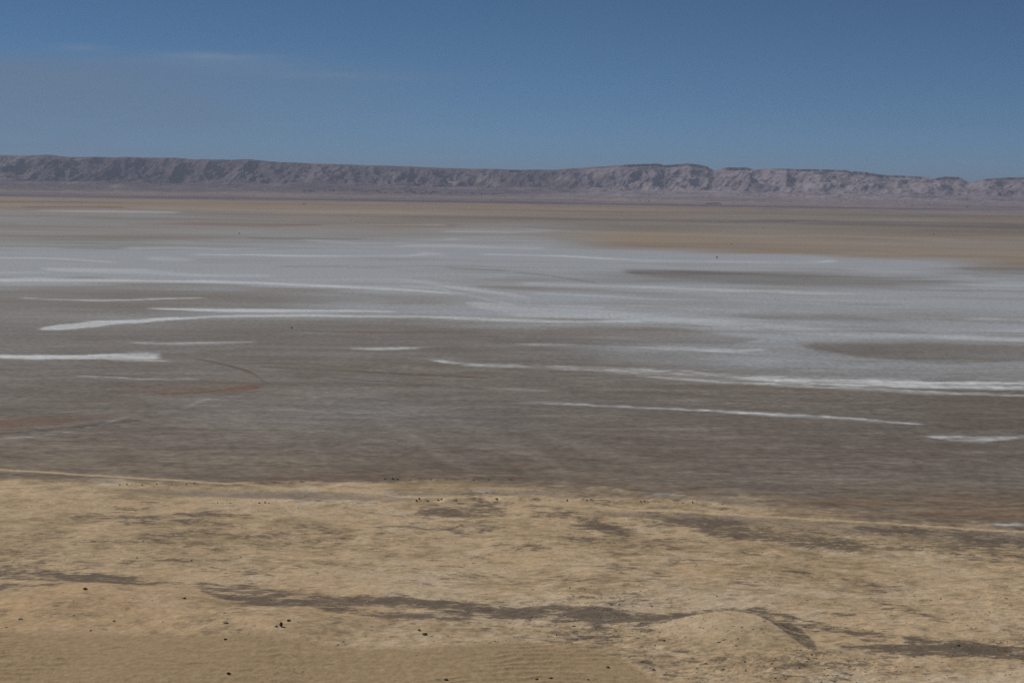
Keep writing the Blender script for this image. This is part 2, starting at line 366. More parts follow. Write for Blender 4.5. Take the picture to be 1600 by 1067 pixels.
for pts, s, a, b in RUST:
    rust = np.maximum(rust, stroke(pts, a, b, V + nH * .8, 18.0, U + nH * 5) * s * 1.25 * np.clip(0.9 + 0.5 * nH + 0.3 * nB, 0.3, 1.3))
TAN_ROWS = [
    (300, [.9] * 9), (322, [.85, .85, .9, .9, .85, .8, .75, .75, .75]), (334, [.3, .35, .5, .6, .6, .55, .5, .5, .5]),
    (350, [.2, .25, .35, .4, .45, .5, .45, .45, .45]), (366, [.2, .22, .2, .25, .3, .65, .5, .5, .5]),
    (380, [.1, .1, .1, .1, .2, .7, .6, .5, .5]), (400, [.05, .05, .05, .05, .05, .4, .7, .6, .5]),
    (412, [0, 0, 0, 0, 0, 0, .1, .3, .5]), (425, [0, 0, 0, 0, 0, 0, 0, 0, .1]), (440, [0] * 9),
    (600, [0, 0, 0, 0, 0, 0, 0, 0, 0]), (690, [.1, .12, .1, .05, .05, .08, .05, 0, 0]), (735, [.22, .2, .2, .15, .15, .15, .1, .05, 0]), (790, [.3] * 9), (1067, [.3] * 9)]
tan = np.clip(table(US, TAN_ROWS, Vw, Uw) * (0.85 + 0.45 * nL + 0.35 * nB + .8 * nS2 + .5 * nS), 0, 1)

cut = np.zeros_like(salt)
for pts, s_ in DIAG:
    cut = np.maximum(cut, stroke(pts, 1.2, 1.2, V + nH * .7, 15.0, U + nH * 4) * s_)
wisp = np.zeros_like(salt)     # faint oblique wisps where water last ran off the mud
for pts, s_ in (([(560, 640, 4), (620, 670, 7), (700, 715, 9), (760, 745, 5)], .5), ([(690, 650, 4), (760, 680, 8), (850, 715, 8), (900, 745, 4)], .5), ([(820, 670, 4), (920, 700, 8), (1060, 740, 6)], .45), ([(440, 650, 4), (480, 690, 7), (520, 740, 5)], .4), ([(330, 640, 5), (400, 665, 8), (430, 690, 4)], .4), ([(150, 720, 8), (250, 735, 8)], -.35), ([(520, 735, 6), (620, 742, 6)], -.4), ([(640, 700, 6), (720, 745, 6)], -.35), ([(760, 700, 6), (830, 748, 5)], -.3)):
    wisp += stroke(pts, 14, 14, V + nB * 5, 40, U + nB * 14) * s_

# ---- the sandy shore in front
SHORE = [(0, 744), (200, 750), (400, 753), (600, 749), (750, 746), (900, 757), (1050, 767), (1200, 778), (1350, 795), (1500, 806), (1600, 812)]
sp = np.array(SHORE, float)
shore_v = np.interp(U, sp[:, 0], sp[:, 1])
sh_w = np.interp(U, [0, 300, 700, 900, 1100, 1300, 1600], [3, 3, 3, 8, 16, 22, 24])
sandm = sstep(V + (nB * 1.2 + nC * 1.0 + nH * 0.6) * (1.5 + sh_w * 0.45), shore_v - 1.5 - sh_w * .25, shore_v + 3.0 + sh_w)

dark_s = np.zeros_like(salt)
DARK = [
    ([(985, 975, 2), (1050, 965, 2.2), (1100, 957, 2.4), (1150, 954, 3), (1200, 959, 3), (1280, 976, 2)], 1.1), ([(540, 950, 3), (680, 955, 3), (790, 958, 4), (870, 957, 3)], .7), ([(215, 912, 2), (300, 914, 3)], .75), ([(660, 978, 3), (760, 972, 4)], .6), ([(1380, 998, 2), (1460, 1008, 4)], .7),
    ([(0, 898, 6), (60, 903, 10), (150, 909, 9), (230, 911, 6), (280, 912, 3)], 1.1), ([(0, 920, 6), (60, 918, 5), (110, 915, 2)], 1.05),
    ([(268, 914, 2), (320, 924, 12), (380, 935, 17), (450, 941, 13), (520, 945, 8), (600, 945, 6), (700, 948, 6), (770, 950, 3)], .95),
    ([(470, 958, 3), (600, 966, 6), (690, 976, 5)], .62), ([(740, 970, 3), (800, 965, 6), (860, 960, 8), (920, 965, 10), (980, 972, 8), (1040, 971, 4), (1090, 967, 2), (1160, 962, 1.5)], .92),
    ([(915, 947, 3), (990, 951, 2)], .8), ([(1150, 963, 1.5), (1190, 970, 5), (1225, 984, 9), (1255, 1000, 2)], 1.0),
    ([(1190, 966, 1.5), (1290, 984, 3), (1395, 996, 1.5)], .85),
    ([(1265, 1010, 3), (1350, 1015, 5), (1430, 1019, 5), (1500, 1017, 10), (1560, 1020, 8), (1600, 1023, 11)], .95),
    ([(140, 930, 3), (235, 928, 3)], .7), ([(120, 985, 4), (200, 987, 4)], .5), ([(735, 1057, 3), (800, 1060, 3)], .75), ([(840, 1054, 2), (1010, 1058, 3)], .45),
    ([(80, 803, 3), (160, 806, 4), (300, 808, 4)], .5), ([(240, 800, 3), (330, 803, 5), (480, 808, 5)], .62), ([(440, 818, 4), (540, 825, 4)], .5),
    ([(640, 797, 4), (720, 798, 7), (800, 800, 5)], .72), ([(820, 797, 6), (900, 802, 7)], .5), ([(880, 808, 4), (930, 822, 8), (970, 832, 6), (1010, 832, 3)], .8),
    ([(740, 848, 3), (860, 854, 4)], .5), ([(840, 890, 4), (900, 905, 4)], .55), ([(990, 898, 3), (1060, 905, 3)], .5),
    ([(1190, 885, 4), (1290, 895, 4)], .62), ([(1310, 902, 2), (1400, 908, 3)], .55), ([(1410, 884, 4), (1450, 890, 3)], .55), ([(1240, 932, 2), (1282, 934, 3)], .65),
    ([(400, 868, 3), (460, 880, 3)], .4), ([(585, 878, 3), (625, 884, 4)], .5),
    ([(300, 865, 2), (380, 880, 3)], .3),
    ([(950, 802, 5), (1050, 812, 11), (1150, 830, 14), (1250, 838, 16), (1400, 842, 18), (1500, 848, 17), (1600, 855, 17)], .55),
]
for pts, s in DARK:
    pts = [(a, b, c * 1.12 + .3) for a, b, c in pts]
    dark_s = np.maximum(dark_s, stroke(pts, 12, 12, V + nB * 3.0, 40) * s)
nR = fbm(Xg * 0.75, Ygd, 3.2, 6, 8, 0.95, foot)
nR2 = fbm(Xg * 0.8, Ygd, 14, 8, 9, 0.75, foot)
rip_edge = np.interp(U, [0, 150, 400, 560, 640, 760, 900, 980, 1080], [985, 990, 1000, 1018, 1018, 1010, 1006, 1030, 1090])
ripm = sstep(V + nC * 4 + nB * 3, rip_edge - 3, rip_edge + 9)
soil = dark_s * 1.05 + nR2 * 0.26 + nR * 0.5 + 0.16 * sstep(V, 775, 800) * (1 - sstep(V, 895, 925)) + 0.10 * sstep(V, 935, 955) - 0.12 * ripm - 0.28 * (1 - sandm)
soil = np.where(ripm > 0.5, np.minimum(soil, dark_s * 0.9 - 0.1), soil)
damp = np.maximum(stroke([(190, 768, 3), (300, 768, 5), (450, 772, 6), (600, 777, 5), (700, 777, 2)], 5, 4, V + nB * 2),
                  stroke([(600, 768, 2), (760, 769, 4), (900, 772, 5), (1100, 778, 4), (1300, 795, 4), (1600, 822, 4)], 5, 4, V + nB * 2))
damp = np.maximum(damp, stroke([(900, 796, 2), (1100, 808, 7), (1300, 822, 10), (1600, 840, 11)], 8, 8, V + nB * 3) * 0.8)
damp = np.maximum(damp, stroke([(0, 742, 3), (100, 748, 3), (200, 752, 2)], 3, 4, V) * .8) * sandm

TRACK = [(0, 733.5), (100, 739), (200, 745.5), (255, 748.5), (400, 757), (500, 764.5), (650, 774.5), (750, 780), (850, 786.5), (1000, 794.5), (1200, 805.5), (1400, 817), (1600, 829.5)]
trk = stroke([(a, b, 1.15) for a, b in TRACK], .9, .9, V + nC * .3, 25.0, U)
soil = soil - trk * 1.5

# ---- albedo
C_mud = srgb(125, 114, 103); C_mud2 = srgb(149, 139, 127); C_mud_d = srgb(99, 87, 76)
C_salt = srgb(183, 187, 191); C_white = srgb(240, 243, 244); C_tan = srgb(168, 144, 114); C_rust = srgb(132, 90, 64)
C_sand = srgb(206, 180, 145); C_sand_p = srgb(213, 196, 170); C_sand_d = srgb(166, 145, 113); C_sand_o = srgb(198, 166, 126); C_soil = srgb(100, 88, 78); C_damp = srgb(140, 128, 116)


def mix3(a, b, t):
    return a + (b - a) * t[..., None]


col = np.broadcast_to(C_mud, Xg.shape + (3,)).astype(np.float32).copy()
col = mix3(col, C_mud2, np.clip(0.22 + 0.15 * nL + 0.3 * nH + 0.1 * nC + .15 * nA + 0.5 * nS2, 0, 1.3))
col = mix3(col, C_mud_d, np.clip(0.22 - 0.28 * nA - 0.1 * nC - 0.3 * nH2 + 0.35 * nS, 0, 1.2))
col = mix3(col, C_mud2, np.clip(wisp, 0, 1) * .8); col = mix3(col, C_mud_d, np.clip(-wisp, 0, 1))
col = mix3(col, C_tan, tan)
salt_e = np.clip(salt * (1 - brown), 0, 1)
col = mix3(col, C_salt, np.clip(salt_e * 1.2, 0, 1))
col = mix3(col, C_mud_d, np.clip(brown * 0.06 * (1 + 0.5 * nB), 0, 1))
col = mix3(col, C_rust, np.clip(rust * (0.85 + 0.5 * nB), 0, 1))
col = mix3(col, C_mud_d * 0.75, np.clip(cut, 0, 1))
col = mix3(col, C_white, np.clip(bright * 0.9, 0, 1))
sand = np.broadcast_to(C_sand, Xg.shape + (3,)).astype(np.float32).copy()
sand = mix3(sand, C_sand_p, np.clip(0.35 + 0.8 * nB + 0.4 * nC + 0.3 * nH, 0, 1) * (1 - ripm))
sand = mix3(sand, C_sand_o, np.clip(0.05 + 0.7 * fbm(Xg, Ygd, 18, 7, 12, .6, foot), 0, .7) * sstep(V, 840, 930))
sand = mix3(sand, C_sand_d, np.clip(0.15 - 0.6 * nC - 0.5 * nH2, 0, 1.1))
sand = mix3(sand, srgb(172, 148, 114), ripm * 0.85)
sand = mix3(sand, C_damp, np.clip(damp * (0.75 + 0.5 * nC), 0, 1))
sand = mix3(sand, C_white, np.clip(bright, 0, 1) * 0.8)
sand = mix3(sand, C_rust * 1.1, np.clip(rust * 0.6, 0, 1))
col = mix3(col, sand, sandm)
col = mix3(col, srgb(205, 182, 148), trk * 0.95)
SOILG = soil.astype(np.float32)
wet = np.clip(salt_e * 0.9 + bright * 0.5, 0, 1) * (1 - sandm) + damp * 0.25 * sandm

# ---- relief of the near ground
zg = np.zeros(Xg.shape, np.float32)
near = 1 - sstep(Ygd, 95, 140)
zg += sandm * near * (fbm(Xg, Ygd, 14, 3, 21, .5) * 0.16 + fbm(Xg, Ygd, 3.0, 4, 22, .6, foot) * 0.05 * (1 - ripm))
clod = np.maximum(fbm(Xg * 0.7, Ygd, 1.2, 4, 23, .7, foot * 0.7, ridged=True), 0)
zg += sandm * near * clod * 0.06 * (1 - ripm) * np.clip(0.35 + nR2, 0.1, 1.2)
ph = Ygd / 0.62 + 1.5 * fbm(Xg, Ygd, 6, 4, 24, .55) + Xg * 0.06
rip = 1 - np.abs(np.sin(ph * math.pi + 0.7 * vnoise(Xg * 0.9, Ygd * .6, 3)))
zg += ripm * near * (rip ** 1.3) * 0.055 * np.clip(0.6 + vnoise(Xg * 0.35, Ygd * 0.35, 31), 0.15, 1.2)
zg += (1 - sandm) * (1 - sstep(Ygd, 120, 400)) * nC * 0.03
# low bank lines beside the track where the earth was thrown up
for bl, hgt in (([(150, 758), (330, 757), (600, 749), (760, 747), (900, 752)], .10), ([(380, 785), (600, 783), (760, 781), (1010, 783), (1140, 786)], .12)):
    b = stroke([(a, c, 1.0) for a, c in bl], 3, 3, V)
    zg += b * hgt * np.clip(0.5 + 1.2 * vnoise(Xg * 1.4, Ygd * 0.4, 40), 0, 1.3)
zg -= trk * 0.03
# the low mound: long gentle windward flank, sharp brink, short steep lee flank behind and to the right
brink = [(960, 984), (1000, 978), (1040, 972), (1090, 967), (1140, 964), (1175, 967), (1205, 976), (1230, 989), (1255, 1004), (1285, 1024)]
bp_ = np.array([[*from_pixel(a, b, .3)][:2] for a, b in brink])
best = np.full(Xg.shape, 1e9); side = np.zeros(Xg.shape)
selr = (Ygd > 50) & (Ygd < 95)
for a_, b_ in zip(bp_[:-1], bp_[1:]):
    dx_, dy_ = b_[0] - a_[0], b_[1] - a_[1]; L2 = dx_ * dx_ + dy_ * dy_
    t_ = ((Xg - a_[0]) * dx_ + (Ygd - a_[1]) * dy_) / L2
    if a_ is not bp_[0] and not np.array_equal(a_, bp_[0]): t_ = np.maximum(t_, 0)
    if not np.array_equal(b_, bp_[-1]): t_ = np.minimum(t_, 1)
    ddx, ddy = Xg - a_[0] - t_ * dx_, Ygd - a_[1] - t_ * dy_
    d_ = np.hypot(ddx, ddy); cr = dx_ * (Ygd - a_[1]) - dy_ * (Xg - a_[0])
    up_ = d_ < best
    best = np.where(up_, d_, best); side = np.where(up_, np.sign(cr), side)
mc = from_pixel(1135, 975)
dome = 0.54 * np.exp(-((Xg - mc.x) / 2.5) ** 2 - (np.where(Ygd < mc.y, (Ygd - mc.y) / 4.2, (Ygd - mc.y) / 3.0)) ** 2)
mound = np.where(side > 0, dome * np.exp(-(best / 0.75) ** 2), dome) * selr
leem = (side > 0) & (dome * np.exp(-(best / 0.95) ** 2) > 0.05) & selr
soil = np.where(leem, np.maximum(soil, 0.85), soil)  # whole lee flank set darker, through the mask the soil streaks use
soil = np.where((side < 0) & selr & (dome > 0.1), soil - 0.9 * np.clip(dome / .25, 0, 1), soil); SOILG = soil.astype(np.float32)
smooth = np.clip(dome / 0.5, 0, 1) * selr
zg = zg * (1 - 0.75 * smooth).astype(np.float32)
zg += (mound * (1 + 0.03 * nC)).astype(np.float32)
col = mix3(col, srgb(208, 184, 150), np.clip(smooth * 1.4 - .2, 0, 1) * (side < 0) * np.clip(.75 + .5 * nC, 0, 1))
# second swell at the left under the pale rock
sp2 = from_pixel(170, 940); zg += (0.42 * np.exp(-(((Xg - sp2.x) / 4.2) ** 2 + ((Ygd - sp2.y) / 3.2) ** 2))).astype(np.float32)
sp3 = from_pixel(437, 985); zg += (0.30 * np.exp(-(((Xg - sp3.x) / 2.6) ** 2 + ((Ygd - sp3.y) / 2.4) ** 2))).astype(np.float32)

# ------------------------------------------------------------------ hills
Xh, Yhd = X2[NG - 1:], Y2[NG - 1:]
Th = T2[NG - 1:]
Uh = W / 2 + Th * F      # bearing expressed as image pixel column
crest_pts = np.array([(-600, 246), (-200, 244), (0, 243), (30, 244), (75, 243), (105, 246), (150, 246), (200, 247), (270, 247), (300, 250), (385, 250), (430, 254), (500, 257), (600, 260), (700, 263),
                      (800, 266), (860, 266), (920, 262), (960, 259), (1000, 257), (1022, 256), (1035, 258.5), (1048, 257), (1069, 255), (1085, 257), (1098, 260), (1110, 267), (1120, 264), (1128, 262.3), (1162, 262), (1172, 264.4), (1212, 264),
                      (1318, 266.5), (1324, 269), (1330, 268), (1345, 269), (1375, 274), (1384, 275), (1400, 275), (1436, 277), (1452, 279.5), (1462, 278), (1470, 277), (1493, 277.5), (1499, 281), (1507, 285), (1520, 283), (1537, 279.5), (1560, 278.5), (1600, 277.5), (1800, 276), (2200, 280)], float)
YC = 4350.0
crest_h = CAM_H + (horizon_v(Uh) - np.interp(Uh, crest_pts[:, 0], crest_pts[:, 1])) / F * YC
crest_h = crest_h + fbm(Xh, Xh * 0 + 3, 60, 4, 50, .5) * 0.7
left_f = 1 - sstep(Uh, 820, 960)                  # 1 on the smooth left escarpment, 0 on the mesas
# spur and gully pattern: fronts advance and retreat along the range
sp_a = fbm(Xh + Yhd * 0.35, Yhd * 0.5, 170, 3, 51, .5, ridged=True)
sp_b = fbm(Xh - Yhd * 0.2, Yhd * 0.6, 70, 4, 52, .55, ridged=True)
sp_c = fbm(Xh, Yhd, 26, 4, 53, .6, ridged=True)
wv = fbm(Xh, Yhd, 420, 3, 54, .5)
front = lerp(4130, 4150, left_f) + wv * 60
bajada = 15.0 * sstep(Yhd, 2350, 4000) ** 1.1 * lerp(0.82, 1.0, left_f)
width = lerp(250, 190, left_f)
q = (Yhd - front + sp_a * 42 + sp_b * 34 + sp_c * 10) / width
rise = sstep(q, 0.0, 1.0) * 0.55 + np.clip(q, 0, 1) * 0.45
gul = (sp_b * 0.5 + sp_c * 0.28 + sp_a * 0.28) * np.clip(np.minimum(rise * 3, (1 - rise) * 4 + 0.05), 0, 1)
zh = bajada + (crest_h - bajada) * np.clip(rise, 0, 1) + gul * lerp(3.0, 4.2, left_f)
# hummocky broken ground in front of the mesas
hum = np.clip(fbm(Xh, Yhd, 120, 5, 55, .6, ridged=True) + 0.25, 0, 2) * sstep(Yhd, 2500, 3700) * (1 - sstep(q, 0.2, 0.9))
zh += hum * lerp(6.0, 5.0, left_f)
zh += np.clip(fbm(Xh, Yhd, 70, 4, 58, .6, ridged=True), 0, 2) * sstep(Yhd, 2450, 2900) * (1 - sstep(q, 0.1, 0.6)) * 2.0
zh += fbm(Xh, Yhd, 35, 3, 56, .6) * 1.0 * sstep(Yhd, 3300, 3800)
lim = crest_h + 0.0
zh = np.minimum(zh, lim)
# flat dark cap rock on the mesas: a steep step just under the rim
CAPS = [(905, 960, .5), (965, 1110, 1.0), (1124, 1166, 1.0), (1205, 1322, .8), (1323, 1378, 1.3), (1382, 1438, .8), (1455, 1496, 1.0), (1530, 1640, .9), (1660, 1900, .8)]
cap_on = np.zeros_like(Uh)
for a, b, s in CAPS:
    cap_on = np.maximum(cap_on, sstep(Uh, a - 4, a + 6) * (1 - sstep(Uh, b - 6, b + 3)) * s)
capline = (Yhd - front + sp_a * 42 + sp_b * 34 - width * 0.93 + sp_c * 10)
talus = crest_h - 6.5 * np.clip(cap_on, 0, 1.2)
zcap = np.where(capline > 0, crest_h, np.minimum(zh, talus))
zh = np.where(cap_on > 0.15, np.where(Yhd < YC + 200, lerp(zh, zcap, np.clip(cap_on, 0, 1)), zh), zh)
behind = sstep(Yhd, 4700, 6500)
zh = zh - behind * 10
capm = (cap_on > 0.3) & (capline > -14) & (capline < 30) & (zh > crest_h - 9)
# colours of the range
C_rock = srgb(126, 112, 116); C_rock_d = srgb(92, 82, 88); C_rock_l = srgb(168, 154, 158); C_cap = srgb(84, 76, 76); C_baj = srgb(136, 124, 128); C_pale = srgb(198, 184, 166); C_bush = srgb(92, 88, 84)
rc = np.broadcast_to(C_rock, Xh.shape + (3,)).astype(np.float32).copy()
hn = fbm(Xh, Yhd, 150, 6, 60, .65); hn2 = fbm(Xh, Yhd * 2, 30, 4, 61, .65)
strata = vnoise(zh * 0.22 + hn * 1.2, Xh * 0.002, 62)
rc = mix3(rc, C_rock_d, np.clip(0.45 * left_f + 0.4 * hn + 0.3 * hn2, 0, 1))
rc = mix3(rc, C_rock_l, np.clip(-0.02 + 0.62 * (1 - left_f) - 0.4 * hn + 0.35 * strata * (1 - left_f) + 0.3 * hn2, 0, 1))
baj_m = (1 - sstep(Yhd, 2700, 3500))
rc = mix3(rc, C_baj, baj_m * np.clip(0.7 + 0.5 * hn2 + .3 * hn, 0, 1))
# pale scars in the gullies
for (u0, v0, su, sv, s) in ((705, 285, 9, 5, .9), (745, 279, 16, 5, 1.), (765, 289, 9, 4, .9), (612, 277, 5, 8, .6), (535, 285, 8, 4, .5), (840, 287, 8, 3, .5), (985, 284, 10, 4, .45), (1010, 287, 6, 2, .7), (880, 280, 10, 4, .4), (270, 290, 25, 2, .3), (180, 291, 14, 2, .4), (1250, 290, 18, 3, .4), (1390, 296, 14, 3, .5), (910, 303, 60, 1.2, .5), (430, 289, 20, 3, .3)):
    zp = CAM_H + (horizon_v(u0) - v0) / F * 4150
    gg = np.exp(-((Uh - u0 + hn2 * 6) / su) ** 2 - ((zh - zp) / (sv * 1.4)) ** 2)
    rc = mix3(rc, C_pale, np.clip(gg * s * (0.7 + 1.0 * hn2), 0, .8))
# pale and dark streaks over the foot plain
fl = fbm(Xh * 0.25, Yhd, 260, 5, 64, .6)
rc = mix3(rc, srgb(172, 152, 126), np.clip(fl * 1.1 - 0.12, 0, .6) * baj_m)
rc = mix3(rc, C_rock_d, np.clip(-fl * 1.1 - 0.15, 0, .6) * baj_m)
rc = mix3(rc, C_cap, np.clip(cap_on, 0, 1) * ((capline > -12) & (capline < 40)) * np.clip(0.85 + 0.4 * hn2, 0, 1))
edge = 1 - sstep(Yhd, PLAIN_END, PLAIN_END + 70)
Z = np.concatenate([zg, zh[1:].astype(np.float32)], 0).astype(np.float32)
COL = np.concatenate([col, mix3(rc, C_tan, edge[...] * 0.8)[1:]], 0).astype(np.float32)
WET = np.concatenate([wet, np.zeros_like(zh)[1:]], 0).astype(np.float32)
COL = np.clip(COL, 0.01, 0.85)
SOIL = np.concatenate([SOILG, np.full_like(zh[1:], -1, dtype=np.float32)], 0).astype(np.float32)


def ground_z(x, y):
    i = int(np.clip(np.searchsorted(Yr, y), 1, NR - 1)); j = int(np.clip(np.searchsorted(T, x / y), 1, NC - 1))
    fy = (y - Yr[i - 1]) / (Yr[i] - Yr[i - 1]); fx = (x / y - T[j - 1]) / (T[j] - T[j - 1])
    return float((Z[i - 1, j - 1] * (1 - fx) + Z[i - 1, j] * fx) * (1 - fy) + (Z[i, j - 1] * (1 - fx) + Z[i, j] * fx) * fy)

# ------------------------------------------------------------------ materials


def new_mat(name):
    m = bpy.data.materials.new(name); m.use_nodes = True
    return m, m.node_tree.nodes, m.node_tree.links, m.node_tree.nodes['Principled BSDF']


def ground_material(name, fine, bump_scale, bump_dist, spec, contrast, soil=None):
    m, n, l, p = new_mat(name)
    at = n.new('ShaderNodeAttribute'); at.attribute_name = 'albedo'
    aw = n.new('ShaderNodeAttribute'); aw.attribute_name = 'gloss'
    geo = n.new('ShaderNodeNewGeometry')
    nz = n.new('ShaderNodeTexNoise'); nz.inputs['Scale'].default_value = fine; nz.inputs['Detail'].default_value = 5.0; nz.inputs['Roughness'].default_value = 0.65
    l.new(geo.outputs['Position'], nz.inputs['Vector'])
    mr = n.new('ShaderNodeMapRange'); mr.inputs['From Min'].default_value = 0.25; mr.inputs['From Max'].default_value = 0.75
    mr.inputs['To Min'].default_value = 1 - contrast; mr.inputs['To Max'].default_value = 1 + contrast
    l.new(nz.outputs['Fac'], mr.inputs['Value'])
    vm = n.new('ShaderNodeVectorMath'); vm.operation = 'SCALE'
    l.new(at.outputs['Color'], vm.inputs[0]); l.new(mr.outputs['Result'], vm.inputs['Scale'])
    colour = vm.outputs[0]
    if soil is not None:
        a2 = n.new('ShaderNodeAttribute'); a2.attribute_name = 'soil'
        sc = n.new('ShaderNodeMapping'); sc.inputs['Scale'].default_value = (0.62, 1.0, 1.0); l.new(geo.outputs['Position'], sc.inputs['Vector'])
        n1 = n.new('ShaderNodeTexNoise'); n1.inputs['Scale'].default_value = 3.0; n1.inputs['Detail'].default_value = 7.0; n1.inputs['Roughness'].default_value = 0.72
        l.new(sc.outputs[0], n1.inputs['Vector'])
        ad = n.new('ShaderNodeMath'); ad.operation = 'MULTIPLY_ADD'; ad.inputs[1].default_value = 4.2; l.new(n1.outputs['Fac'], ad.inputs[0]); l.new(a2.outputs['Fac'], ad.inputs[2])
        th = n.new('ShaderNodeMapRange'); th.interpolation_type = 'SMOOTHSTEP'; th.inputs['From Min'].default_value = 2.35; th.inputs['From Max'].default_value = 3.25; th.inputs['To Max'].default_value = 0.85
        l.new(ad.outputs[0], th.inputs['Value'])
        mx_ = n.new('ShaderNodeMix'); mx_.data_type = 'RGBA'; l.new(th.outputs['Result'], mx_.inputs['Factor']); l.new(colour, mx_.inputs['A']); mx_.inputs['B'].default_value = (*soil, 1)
        # pale silty crust chips
        n2 = n.new('ShaderNodeTexNoise'); n2.inputs['Scale'].default_value = 1.7; n2.inputs['Detail'].default_value = 6.0; n2.inputs['Roughness'].default_value = 0.7
        mp2 = n.new('ShaderNodeMapping'); mp2.inputs['Location'].default_value = (31, 7, 0); mp2.inputs['Scale'].default_value = (0.7, 1, 1); l.new(geo.outputs['Position'], mp2.inputs['Vector']); l.new(mp2.outputs[0], n2.inputs['Vector'])
        t2 = n.new('ShaderNodeMapRange'); t2.interpolation_type = 'SMOOTHSTEP'; t2.inputs['From Min'].default_value = 0.56; t2.inputs['From Max'].default_value = 0.70; t2.inputs['To Max'].default_value = 0.4; l.new(n2.outputs['Fac'], t2.inputs['Value'])
        m2 = n.new('ShaderNodeMix'); m2.data_type = 'RGBA'; l.new(t2.outputs['Result'], m2.inputs['Factor']); l.new(mx_.outputs['Result'], m2.inputs['A']); m2.inputs['B'].default_value = (0.56, 0.47, 0.34, 1)
        n3 = n.new('ShaderNodeTexNoise'); n3.inputs['Scale'].default_value = 1.5; n3.inputs['Detail'].default_value = 9.0; n3.inputs['Roughness'].default_value = 0.78
        mp3 = n.new('ShaderNodeMapping'); mp3.inputs['Location'].default_value = (5, 77, 0); mp3.inputs['Scale'].default_value = (0.55, 1, 1); l.new(geo.outputs['Position'], mp3.inputs['Vector']); l.new(mp3.outputs[0], n3.inputs['Vector'])
        a3 = n.new('ShaderNodeMath'); a3.operation = 'MULTIPLY_ADD'; a3.inputs[1].default_value = 0.10; l.new(a2.outputs['Fac'], a3.inputs[0]); l.new(n3.outputs['Fac'], a3.inputs[2])
        t3 = n.new('ShaderNodeMapRange'); t3.interpolation_type = 'SMOOTHSTEP'; t3.inputs['From Min'].default_value = 0.575; t3.inputs['From Max'].default_value = 0.65; t3.inputs['To Max'].default_value = 0.62; l.new(a3.outputs[0], t3.inputs['Value'])
        m3 = n.new('ShaderNodeMix'); m3.data_type = 'RGBA'; l.new(t3.outputs['Result'], m3.inputs['Factor']); l.new(m2.outputs['Result'], m3.inputs['A']); m3.inputs['B'].default_value = (0.17, 0.13, 0.092, 1)
        colour = m3.outputs['Result']
    l.new(colour, p.inputs['Base Color'])
    rr = n.new('ShaderNodeMapRange'); rr.inputs['To Min'].default_value = 0.92; rr.inputs['To Max'].default_value = 0.5
    l.new(aw.outputs['Fac'], rr.inputs['Value']); l.new(rr.outputs['Result'], p.inputs['Roughness'])
    rs = n.new('ShaderNodeMapRange'); rs.inputs['To Min'].default_value = spec; rs.inputs['To Max'].default_value = 0.45
    l.new(aw.outputs['Fac'], rs.inputs['Value']); l.new(rs.outputs['Result'], p.inputs['Specular IOR Level'])
    nb = n.new('ShaderNodeTexNoise'); nb.inputs['Scale'].default_value = bump_scale; nb.inputs['Detail'].default_value = 4.0
    l.new(geo.outputs['Position'], nb.inputs['Vector'])
    bp = n.new('ShaderNodeBump'); bp.inputs['Strength'].default_value = 0.7; bp.inputs['Distance'].default_value = bump_dist
    l.new(nb.outputs['Fac'], bp.inputs['Height']); l.new(bp.outputs[0], p.inputs['Normal'])
    return m


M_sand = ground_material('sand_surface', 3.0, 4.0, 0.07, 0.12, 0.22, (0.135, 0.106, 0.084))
M_flat = ground_material('flat_surface', 1.5, 2.0, 0.06, 0.15, 0.36)
M_rock = ground_material('range_rock', 0.06, 0.12, 1.2, 0.05, 0.14)


def rock_mat(name, c1, c2, scale, rough=0.85):
    m, n, l, p = new_mat(name)
    tc = n.new('ShaderNodeTexCoord')
    nz = n.new('ShaderNodeTexNoise'); nz.inputs['Scale'].default_value = scale; nz.inputs['Detail'].default_value = 6.0
    l.new(tc.outputs['Object'], nz.inputs['Vector'])
    cr = n.new('ShaderNodeValToRGB'); cr.color_ramp.elements[0].position = 0.35; cr.color_ramp.elements[1].position = 0.68
    cr.color_ramp.elements[0].color = (*c1, 1); cr.color_ramp.elements[1].color = (*c2, 1)
    l.new(nz.outputs['Fac'], cr.inputs[0]); l.new(cr.outputs[0], p.inputs['Base Color'])
    p.inputs['Roughness'].default_value = rough; p.inputs['Specular IOR Level'].default_value = 0.2
    bp = n.new('ShaderNodeBump'); bp.inputs['Distance'].default_value = 0.02; bp.inputs['Strength'].default_value = 0.6
    l.new(nz.outputs['Fac'], bp.inputs['Height']); l.new(bp.outputs[0], p.inputs['Normal'])
    return m


M_dark_stone = rock_mat('dark_stone', (0.04, 0.034, 0.03), (0.11, 0.09, 0.075), 9)
M_brown_stone = rock_mat('brown_stone', (0.13, 0.095, 0.06), (0.28, 0.21, 0.14), 9)
M_pale_stone = rock_mat('pale_stone', (0.28, 0.22, 0.15), (0.48, 0.40, 0.29), 9)
M_clod = rock_mat('earth_clod', (0.18, 0.135, 0.085), (0.34, 0.26, 0.17), 9)
M_salt_lump = rock_mat('salt_lump', (0.7, 0.7, 0.7), (0.9, 0.9, 0.9), 9, 0.4)
M_leaf = rock_mat('dusty_leaves', (0.03, 0.035, 0.022), (0.07, 0.075, 0.05), 2)
M_bark = rock_mat('dry_wood', (0.06, 0.045, 0.035), (0.12, 0.09, 0.07), 6)

